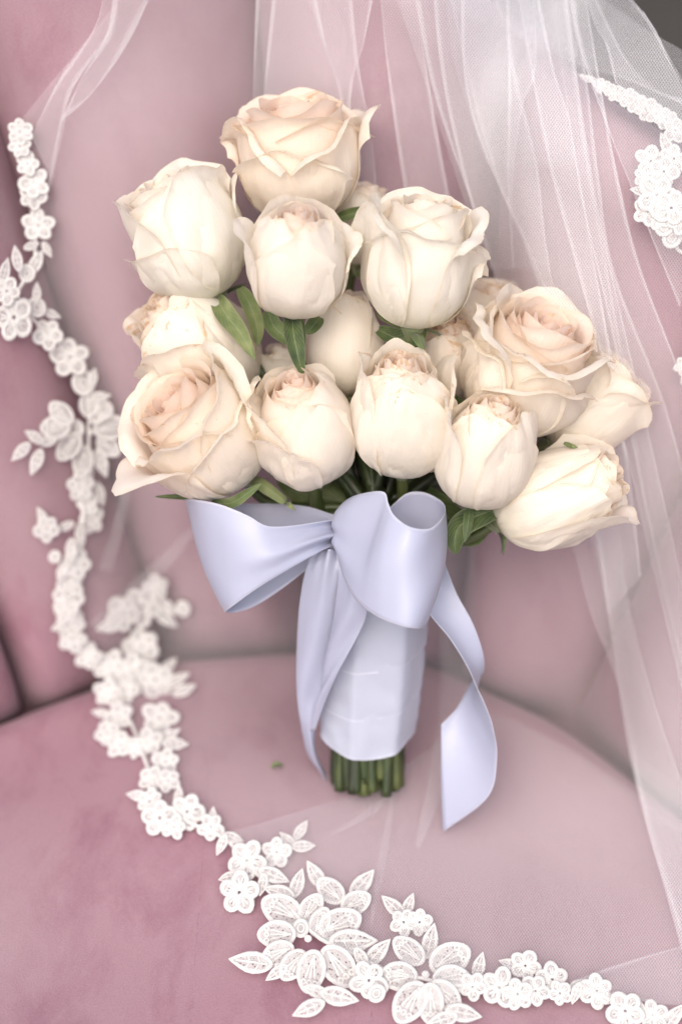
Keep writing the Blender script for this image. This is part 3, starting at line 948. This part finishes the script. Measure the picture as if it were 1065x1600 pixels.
ribbon('ribbon_tail',
       [(690, 868, .785), (712, 925, .780), (736, 970, .779), (753, 1018, .783), (757, 1046, .790), (750, 1056, .799), (738, 1062, .804), (728, 1082, .805), (712, 1108, .804), (689, 1132, .801)],
       [(640, 900, .782), (668, 955, .775), (700, 995, .773), (727, 1038, .774), (742, 1066, .775), (756, 1098, .776), (769, 1140, .780), (776, 1185, .785), (762, 1245, .793), (692, 1300, .806)],
       bow=0.002, n=80, parent=bow)
# knot
def knot():
    V = []; n, m = 26, 18
    c = P(520, 868, .777); UV = []
    for j in range(m):
        t = j / (m - 1); a = math.pi * t
        for i in range(n):
            th = 2 * math.pi * i / n
            w = 1 + 0.10 * math.sin(5 * th + 3 * t) + 0.08 * math.sin(9 * t * 3 + th)
            V.append(c + RIGHT * (0.0085 * math.sin(a) ** 0.7 * math.cos(th) * w) + FWD * (0.007 * math.sin(a) ** 0.7 * math.sin(th) * w) + UP * (0.0125 * math.cos(a)))
            UV.append((i / n, 0.1 + 0.8 * t))
    return mk('ribbon_knot', V, grid_faces(n, m, wrap=True), M_SATIN, bow, uv=UV)
knot()

# ------------------------------------------------------------------ bridal veil: tulle sheets, bands and folds
veil = empty('bridal_veil', tuple(S(150, 1000)))
tag(veil, 'sheer white tulle veil with floral lace edging draped over the pink chair', 'veil')
MPP = 0.00028
def sheet(name, A, B, off, n=70, m=40, wr=0.0015, seed=1, edge_fold=True, offB=None):
    """cloth between two pixel curves, lying off metres in front of the draped chair"""
    q = random.Random(seed)
    a = cr(A, n); b = cr(B, n)
    ph = [q.uniform(0, 6.28) for _ in range(6)]
    V, UV = [], []
    def pt(k, u):
        x, y = a[k] * (1 - u) + b[k] * u
        o_ = off if offB is None else off * (1 - u) + offB * u
        w = wr * (math.sin(x * 0.021 + y * 0.006 + ph[0]) + 0.6 * math.sin(x * 0.047 - y * 0.011 + ph[1]) + 0.4 * math.sin(y * 0.03 + ph[2]))
        return S(x, y, max(0.0012, o_ + w)), (x * MPP, y * MPP)
    for k in range(n):
        for i in range(m):
            p, uv = pt(k, i / (m - 1)); V.append(p); UV.append(uv)
    Fc = grid_faces(m, n)
    if edge_fold:
        # narrow turned-over pleats along both long edges (several layers of net)
        for side, wpx in ((0, edge_fold if not isinstance(edge_fold, bool) else 4.0), (1, edge_fold if not isinstance(edge_fold, bool) else 4.0)):
            for lay in range(2):
                o0 = len(V)
                for k in range(n):
                    wid = max(1.0, np.linalg.norm(a[k] - b[k]))
                    fr = min(0.5, wpx * (1 + 0.5 * lay) * (0.7 + 0.5 * math.sin(k * 0.13 + ph[3])) / wid)
                    for i in range(3):
                        u = fr * i / 2
                        u = u if side == 0 else 1 - u
                        p, uv = pt(k, u)
                        V.append(p - FWD * (0.0006 * (lay + 1) * (1 - 0 * i))); UV.append((uv[0] + 0.003 * lay, uv[1]))
                Fc += grid_faces(3, n, off=o0)
    return mk(name, V, Fc, M_TULLE, veil, uv=UV)

LACE_LINE = [(30, 190), (42, 260), (58, 340), (52, 410), (30, 470), (75, 520), (112, 565), (135, 620), (140, 690), (130, 760), (128, 820), (112, 880), (106, 950), (125, 1010), (175, 1060),
             (200, 1120), (225, 1180), (245, 1240), (280, 1275), (340, 1305), (400, 1360), (470, 1440), (545, 1490), (620, 1520), (680, 1535), (740, 1540), (800, 1545), (870, 1545), (930, 1552), (990, 1582), (1050, 1588), (1130, 1580)]
OPP = [(236, -60), (330, -60), (430, -60), (560, -60), (700, -60), (860, -40), (1000, 40), (1130, 160), (1130, 500), (1130, 850), (1130, 1100), (1130, 1300), (1130, 1420), (1130, 1540)]
sheet('tulle_sheet', LACE_LINE, OPP, 0.004, n=150, m=70, wr=0.0012, seed=3, edge_fold=False)
bands = [
    # left strip hanging from the top
    ([(180, -40), (168, 50), (130, 120), (96, 188)], [(250, -40), (205, 60), (150, 140), (98, 190)], 0.012, 5.0),
    ([(165, -40), (150, 40), (90, 130), (50, 215)], [(190, -40), (172, 50), (110, 150), (80, 280)], 0.009, 3.0),
    ([(97, 180), (85, 230), (74, 290)], [(105, 180), (94, 230), (80, 292)], 0.012, 0),
    # behind the top rose
    ([(402, -50), (398, 60), (396, 180), (400, 330)], [(480, -50), (505, 60), (530, 160), (560, 330)], 0.010, 3.0),
    ([(430, -50), (418, 80), (410, 180), (402, 300)], [(545, -50), (560, 100), (580, 220), (600, 400)], 0.013, 3.0),
    ([(478, -50), (505, 60), (530, 150), (548, 300)], [(592, -50), (570, 60), (548, 150), (556, 300)], 0.016, 3.0),
    ([(590, -50), (606, 120), (632, 300), (660, 420)], [(640, -50), (668, 120), (700, 300), (735, 470)], 0.013, 3.0),
    # broad drape over the right half
    ([(640, -50), (676, 140), (740, 330), (822, 560), (912, 800), (950, 965), (975, 1140), (1005, 1275), (1050, 1435), (1095, 1600)],
     [(880, -50), (914, 225), (945, 405), (985, 640), (1010, 800), (1050, 975), (1090, 1130), (1130, 1300), (1160, 1435), (1190, 1600)], 0.018, 3.5),
    ([(672, -50), (690, 120), (730, 300), (800, 520), (880, 800), (920, 950), (968, 1080), (1010, 1290), (1060, 1450), (1100, 1600)],
     [(795, -50), (800, 90), (838, 255), (862, 440), (935, 700), (962, 800), (982, 950), (1022, 1100), (1068, 1235), (1110, 1350)], 0.024, 3.0),
    ([(718, -50), (726, 130), (765, 260), (830, 400), (880, 560), (925, 800), (950, 960)],
     [(832, -50), (864, 107), (890, 197), (924, 394), (955, 560), (985, 760), (1000, 900)], 0.029, 3.0),
    ([(792, -50), (793, 100), (793, 200), (793, 300), (800, 420)], [(832, -50), (836, 107), (816, 165), (800, 280), (802, 420)], 0.027, 3.0),
    ([(850, -50), (870, 60), (905, 300), (955, 520), (1000, 760), (1050, 975), (1080, 1100)], [(878, -50), (900, 118), (935, 335), (985, 560), (1040, 800), (1080, 980), (1110, 1100)], 0.022, 3.0),
    # billow past the top right corner of the chair
    ([(880, -60), (900, 60), (940, 180), (1000, 330), (1060, 480)], [(930, -60), (1010, 28), (1042, 90), (1075, 170), (1120, 330)], 0.020, 3.0),
    ([(905, -60), (925, 30), (945, 70), (960, 130)], [(1005, 20), (1042, 85), (1075, 150), (1120, 260)], 0.026, 2.5),
    ([(760, -60), (790, 40), (900, 100), (1000, 130), (1110, 190)], [(905, -60), (950, 40), (990, 110), (1060, 160), (1120, 130)], 0.016, 2.5),
    ([(650, -60), (720, 20), (800, 60)], [(900, -60), (900, 20), (900, 90)], 0.014, 2.0),
    # second layer over the lower right and along the drape
    ([(690, -60), (730, 120), (775, 280), (835, 430), (880, 640), (925, 820), (955, 980), (985, 1160), (1015, 1290), (1060, 1450)], [(885, -60), (915, 120), (935, 280), (960, 430), (1040, 640), (1090, 850), (1110, 1000), (1130, 1160), (1140, 1300), (1150, 1450)], 0.015, 3.0),
    ([(800, -60), (830, 120), (862, 280), (900, 420), (960, 640), (1010, 850), (1060, 1060), (1090, 1200)], [(905, -60), (935, 120), (965, 280), (1000, 420), (1080, 640), (1120, 850), (1140, 1060), (1150, 1200)], 0.026, 3.0),
    ([(690, -60), (700, 40), (715, 120), (760, 260)], [(860, -60), (870, 40), (880, 120), (900, 260)], 0.020, 0),
    ([(600, -60), (640, 60), (700, 240), (760, 420)], [(760, -60), (800, 60), (830, 240), (860, 420)], 0.016, 0),
    # a doubled fall of net across the seat
    ([(345, 1305), (470, 1440), (620, 1520), (800, 1545), (930, 1552), (1130, 1580)], [(610, 1225), (740, 1120), (850, 1150), (970, 1225), (1130, 1350), (1130, 1480)], 0.0065, 0),
    # low loose folds
    ([(222, 590), (205, 640), (196, 720), (182, 800), (155, 890)], [(232, 590), (217, 640), (209, 720), (198, 800), (176, 892)], 0.020, 0),
    ([(300, 820), (250, 870), (190, 925), (140, 975)], [(310, 826), (266, 884), (212, 945), (170, 990)], 0.018, 0),
    ([(688, 830), (688, 980), (688, 1080), (672, 1200), (648, 1320)], [(745, 830), (744, 930), (738, 1040), (712, 1180), (656, 1325)], 0.010, 0),
    ([(612, 1240), (592, 1330), (581, 1400), (579, 1450)], [(616, 1240), (606, 1330), (591, 1400), (580, 1452)], 0.006, 0),
    ([(520, 1302), (570, 1266), (632, 1226)], [(521, 1304), (578, 1276), (634, 1229)], 0.006, 0),
    ([(890, 1534), (960, 1508), (1065, 1478), (1120, 1470)], [(900, 1545), (980, 1560), (1065, 1570), (1120, 1565)], 0.009, 2.0),
]
for n_, (A, B, off, ef) in enumerate(bands):
    sheet('tulle_fold', A, B, off, n=60, m=14, wr=0.0012, seed=20 + n_, edge_fold=ef * 1.25 if ef else False)

# ------------------------------------------------------------------ lace
def ring2(cx, cy, rx, ry, rot, tube_r, n=18, ns=5, z=0.0, pointy=0.0, base=0):
    """cord ring + filling, in motif plane"""
    V, Fc = [], []
    pts = []
    for k in range(n):
        a = 2 * math.pi * k / n
        x = rx * math.cos(a); y = ry * math.sin(a) * (1 - pointy * (0.5 + 0.5 * math.cos(a)) ** 2 - 0.35 * pointy * (0.5 - 0.5 * math.cos(a)) ** 3)
        pts.append((cx + x * math.cos(rot) - y * math.sin(rot), cy + x * math.sin(rot) + y * math.cos(rot)))
    for k in range(n):
        px_, py_ = pts[k]
        dx, dy = px_ - cx, py_ - cy
        l = math.hypot(dx, dy) + 1e-9
        for s in range(ns):
            th = 2 * math.pi * s / ns
            V.append((px_ + dx / l * tube_r * math.cos(th), py_ + dy / l * tube_r * math.cos(th), z + tube_r * 1.1 * math.sin(th)))
    for k in range(n):
        for s in range(ns):
            Fc.append((base + k * ns + s, base + k * ns + (s + 1) % ns, base + ((k + 1) % n) * ns + (s + 1) % ns, base + ((k + 1) % n) * ns + s))
    return V, Fc, pts

def motif(kind, seed):
    q = random.Random(seed)
    V, Fc, MI = [], [], []
    def add_ring(cx, cy, rx, ry, rot, tr, z=0.0, pointy=0.0, fill=True, n=18):
        v, f, pts = ring2(cx, cy, rx, ry, rot, tr, n=n, z=z, pointy=pointy, base=len(V))
        V.extend(v); Fc.extend(f); MI.extend([0] * len(f))
        if fill:
            b0 = len(V)
            V.append((cx, cy, z + 0.05 * rx))
            for p in pts: V.append((p[0], p[1], z - 0.2 * tr))
            for k in range(len(pts)):
                Fc.append((b0, b0 + 1 + k, b0 + 1 + (k + 1) % len(pts))); MI.append(1)
    def add_bar(p, r_, tr, z=0.0):
        v, f = tube([(p[0], p[1], z), ((p[0] + r_[0]) / 2, (p[1] + r_[1]) / 2, z + tr * 0.6), (r_[0], r_[1], z)], tr, 5)
        o = len(V); V.extend([tuple(x) for x in v]); Fc.extend([tuple(i + o for i in ff) for ff in f]); MI.extend([0] * len(f))
    if kind == 'flower':
        n = q.choice([5, 5, 6])
        for k in range(n):
            a = 2 * math.pi * k / n + q.uniform(-0.1, 0.1)
            d = 0.60 + q.uniform(-0.03, 0.05)
            s = (0.37 if n == 5 else 0.33) * q.uniform(0.92, 1.1)
            add_ring(d * math.cos(a), d * math.sin(a), s * 1.05 * q.uniform(0.9, 1.12), s * 0.95 * q.uniform(0.9, 1.1), a, 0.14, z=q.uniform(0, 0.08), n=14, pointy=q.choice([0, 0, 0.2]))
            for m_ in (-0.16, 0.14):          # worked threads in the lobe, with small open eyes between
                add_bar((0.22 * math.cos(a), 0.22 * math.sin(a)), ((d + 0.12) * math.cos(a + m_), (d + 0.12) * math.sin(a + m_)), 0.05, 0.05)
        add_ring(0, 0, 0.17, 0.17, 0, 0.09, z=0.05, fill=False, n=10)
    elif kind == 'leaf':
        add_ring(0, 0, 1.0, 0.5, 0, 0.13, pointy=0.75, n=22)
        add_bar((-0.85, 0), (0.75, 0), 0.06, 0.05)
        for k in range(2):
            x = -0.45 + 0.5 * k
            add_bar((x, 0), (x + 0.16, 0.30), 0.04, 0.04); add_bar((x, 0), (x + 0.16, -0.30), 0.04, 0.04)
    elif kind == 'petal':        # broad lobe of a big blossom
        add_ring(0, 0, 1.0, 0.72, 0, 0.12, pointy=0.25, n=22)
        for k in range(3):
            add_bar((-0.85, 0), (0.35, -0.25 + 0.25 * k), 0.055, 0.05)
        for k in range(3):
            add_ring(0.55, -0.30 + 0.30 * k, 0.12, 0.11, 0, 0.055, z=0.06, fill=False, n=9)
    elif kind == 'ring':
        add_ring(0, 0, 1.0, 0.9, 0, 0.26, n=18)
        add_ring(0, 0, 0.5, 0.42, 0, 0.12, z=0.08, fill=False, n=12)
    elif kind == 'pearl':
        n, m = 12, 8
        for j in range(m):
            for i in range(n):
                a = math.pi * j / (m - 1); th = 2 * math.pi * i / n
                V.append((math.sin(a) * math.cos(th), math.sin(a) * math.sin(th), 0.7 + math.cos(a)))
        f = grid_faces(n, m, wrap=True); Fc.extend(f); MI.extend([0] * len(f))
    return V, Fc, MI

MOTIFS = {}
for kind, cnt in (('flower', 9), ('leaf', 2), ('petal', 2), ('ring', 1), ('pearl', 1)):
    MOTIFS[kind] = []
    for s in range(cnt):
        V, Fc, MI = motif(kind, 40 + s * 3)
        me = bpy.data.meshes.new('lace_' + kind)
        me.from_pydata([tuple(v) for v in V], [], [tuple(f) for f in Fc])
        me.materials.append(M_CORD); me.materials.append(M_FILL)
        me.polygons.foreach_set('material_index', MI)
        me.polygons.foreach_set('use_smooth', [True] * len(Fc))
        me.update()
        MOTIFS[kind].append(me)

NAMES = {'f': ('flower', 'lace_flower'), 'l': ('leaf', 'lace_leaf'), 'p': ('petal', 'lace_petal'), 'r': ('ring', 'lace_loop'), 'o': ('pearl', 'pearl')}
lq = random.Random(99)
def place(parent, code, px, py, rpx, rot=None, off=0.0065):
    kind, name = NAMES[code]
    me = lq.choice(MOTIFS[kind])
    o = bpy.data.objects.new(name, me)
    C.objects.link(o)
    o.parent = parent
    c = S(px, py, off + lq.uniform(0, 0.0012))
    e = 9
    tx = S(px + e, py, off) - S(px - e, py, off)
    ty = S(px, py - e, off) - S(px, py + e, off)
    nz = (tx.cross(ty).normalized() * 0.55 - FWD * 0.45).normalized()
    # keep the motif close to facing the way the cloth faces, with slight unevenness
    nz = (nz + Vector((lq.uniform(-.12, .12), lq.uniform(-.12, .12), lq.uniform(-.12, .12)))).normalized()
    a = R(rot if rot is not None else lq.uniform(0, 360))
    # image-plane direction of the motif's x axis, projected on the cloth
    d = RIGHT * math.cos(a) + UP * math.sin(a)
    x = (d - nz * d.dot(nz)).normalized()
    y = nz.cross(x)
    s = rpx * (0.86 if code in 'lp' else 0.95) * D(px, py) / F_PX
    fs = (1.0 / max(0.5, abs((-FWD).dot(nz)))) ** 0.7          # lies on a receding cloth
    fx_ = s * (1 + (fs - 1) * abs(math.sin(a))); fy_ = s * (1 + (fs - 1) * abs(math.cos(a)))
    if code == 'o': fx_ = fy_ = s
    Mx = Matrix(((x.x * fx_, y.x * fy_, nz.x * s * .4, c.x), (x.y * fx_, y.y * fy_, nz.y * s * .4, c.y), (x.z * fx_, y.z * fy_, nz.z * s * .4, c.z), (0, 0, 0, 1)))
    o.matrix_basis = Matrix.Translation(-wpos(parent)) @ Mx
    return o

def braid(name, line, rpx=3.2, n=160):
    pts = cr(line, n)
    V, Fc = tube([S(x + 2.0 * math.sin(k * 0.9), y + 2.0 * math.cos(k * 0.8), 0.0055) for k, (x, y) in enumerate(pts)], rpx * 0.8 / F_PX, 6)
    return mk(name, V, Fc, M_CORD, veil)
trim = braid('lace_trim', LACE_LINE)
LACE = [
 ('f',32,206,20),('f',31,228,18),('f',43,256,18),('f',54,286,24),('f',51,306,21),('f',60,352,25),('l',50,384,14,20),('l',74,390,14,-60),('l',57,410,22,60),('r',43,427,12),
 ('l',27,404,20,100),('l',8,424,20,70),('f',11,455,20),('f',22,496,31),('l',58,457,16,90),('l',82,491,15,-20),('r',58,480,13),('f',76,522,23),('f',110,559,29),('r',131,598,17),('l',157,620,18,10),('l',146,590,16,80),
 ('p',96,646,24,140),('p',87,668,26,185),('p',108,698,26,230),('p',130,722,26,265),('l',159,724,24,-70),('p',174,668,30,10),('p',140,630,24,85),('r',162,640,14),('p',170,698,22,-40),('r',115,672,15),('r',152,650,12),('o',141,676,5.5),
 ('l',72,690,18,185),('l',54,682,18,150),('l',33,706,20,220),('l',57,722,22,245),('l',138,740,20,-90),
 ('f',126,760,22),('l',156,772,20,-70),('f',138,787,17),('f',144,812,20),('l',102,823,16,200),('l',126,838,20,-80),('f',74,826,20),('l',66,806,16,120),('r',86,870,9),('l',112,862,22,-90),('f',120,882,22),('l',98,893,20,-110),('f',110,915,20),('f',107,937,24),('f',104,956,19),('l',100,976,22,200),
 ('f',243,917,19),('l',262,948,20,-40),('f',222,948,30),('l',259,966,24,-40),('r',286,951,11),('f',192,958,26),('l',172,978,24,190),('f',222,1010,28),('f',114,972,20),('f',114,998,22),('f',138,1024,21),('f',172,1040,25),('f',206,1048,26),('f',243,1062,27),('l',262,1042,20,50),('l',276,1062,22,35),('l',288,1078,20,30),
 ('f',168,1083,21),('f',196,1077,22),('f',186,1120,22),('l',158,1114,16,170),('f',168,1146,19),('f',188,1163,20),('f',212,1168,16),('f',250,1122,26),('f',230,1160,21),('l',264,1150,20,40),('l',274,1162,22,-5),('f',259,1190,20),('f',237,1217,19),('f',263,1220,17),('l',216,1243,20,170),('f',234,1252,20),('f',250,1278,26),('f',293,1268,27),('l',279,1244,18,90),('f',272,1292,18),
 ('f',330,1292,20),('l',332,1276,16,90),('l',364,1309,18,-25),('l',346,1320,18,-110),('f',386,1344,29),('f',374,1395,31),('l',356,1370,16,200),('l',428,1368,26,-25),('l',410,1382,18,-100),('f',432,1332,23),('l',450,1313,18,130),('l',470,1297,18,60),('l',474,1322,20,5),
 # large blossom near the front of the seat
 ('l',436,1394,26,160),('l',465,1380,24,75),('p',486,1419,26,60),('l',493,1367,26,120),('p',516,1391,26,130),('l',566,1380,28,55),('p',556,1410,26,30),('p',531,1444,36,28),('l',552,1470,40,0),('p',440,1422,36,150),('p',432,1460,32,180),('p',434,1490,28,205),('p',458,1508,28,235),('p',486,1518,34,260),('p',529,1510,38,-55),
 ('l',392,1503,36,170),('l',432,1520,20,220),('l',492,1548,22,160),('l',530,1557,32,-15),('l',482,1576,28,205),('p',500,1440,24,70),('r',470,1450,12),('o',481,1467,6.5),
 ('l',590,1488,28,50),('l',566,1500,22,-60),('f',576,1532,27),('r',588,1552,12),
 # second large blossom
 ('l',614,1416,24,130),('l',638,1414,20,70),('f',630,1441,20),('f',655,1441,20),('l',672,1470,28,75),('p',638,1485,28,130),('p',622,1525,32,180),('p',703,1498,36,30),('p',706,1530,32,0),('p',640,1566,36,240),('p',672,1568,32,270),('p',696,1556,30,-50),('l',724,1583,30,-10),('l',690,1594,26,200),('r',624,1525,9),('o',664,1523,6.5),
 ('l',748,1509,22,75),('f',738,1542,20),('l',760,1530,18,30),('f',780,1543,28),('f',808,1553,23),('f',820,1509,22),('l',796,1506,18,160),('f',836,1548,22),('f',862,1530,24),('f',874,1552,18),('l',899,1552,18,-110),('l',904,1538,16,20),('f',931,1549,26),('f',976,1580,28),('l',1003,1580,16,100),('f',1019,1586,22),('l',1052,1588,24,50),
]
for it in LACE:
    place(trim, *it)
trim2 = braid('lace_trim', [(905, 116), (940, 134), (985, 158), (1030, 182), (1058, 210), (1040, 235), (1020, 262), (1018, 300), (1024, 330), (1038, 358), (1050, 380), (1075, 420), (1070, 560), (1066, 600)], n=120)
LACE2 = [('l',922,124,14,-20),('f',940,134,13),('f',958,144,14),('f',975,151,16),('f',992,160,17),('f',1008,170,18),('f',1024,178,17),('f',1040,186,17),('f',1054,204,19),('l',1040,226,22,110),('f',1016,252,26),('f',1052,248,22),('f',1036,268,24),('f',1008,276,18),
         ('f',1026,306,32),('f',1012,330,23),('f',1048,325,26),('l',1000,298,18,170),('f',1030,340,18),('r',1037,355,13),('r',1049,372,14),('f',1062,346,20),('f',1066,572,14)]
for it in LACE2:
    place(trim2, *it, off=0.012)

# ------------------------------------------------------------------ a fallen leaf scrap on the seat
c0 = on_seat(433, 1200, 0.012)
V, Fc, UV = leaf_mesh([c0 + Vector((-0.003, 0, 0)), c0 + Vector((0, 0.001, 0.0015)), c0 + Vector((0.003, 0, 0.0005))], 0.0035, nrm=Vector((0, 0, 1)))
tag(mk('leaf_scrap', V, Fc, M_LEAF, None, uv=UV), 'tiny green leaf scrap lying on the pink seat left of the stems', 'leaf')
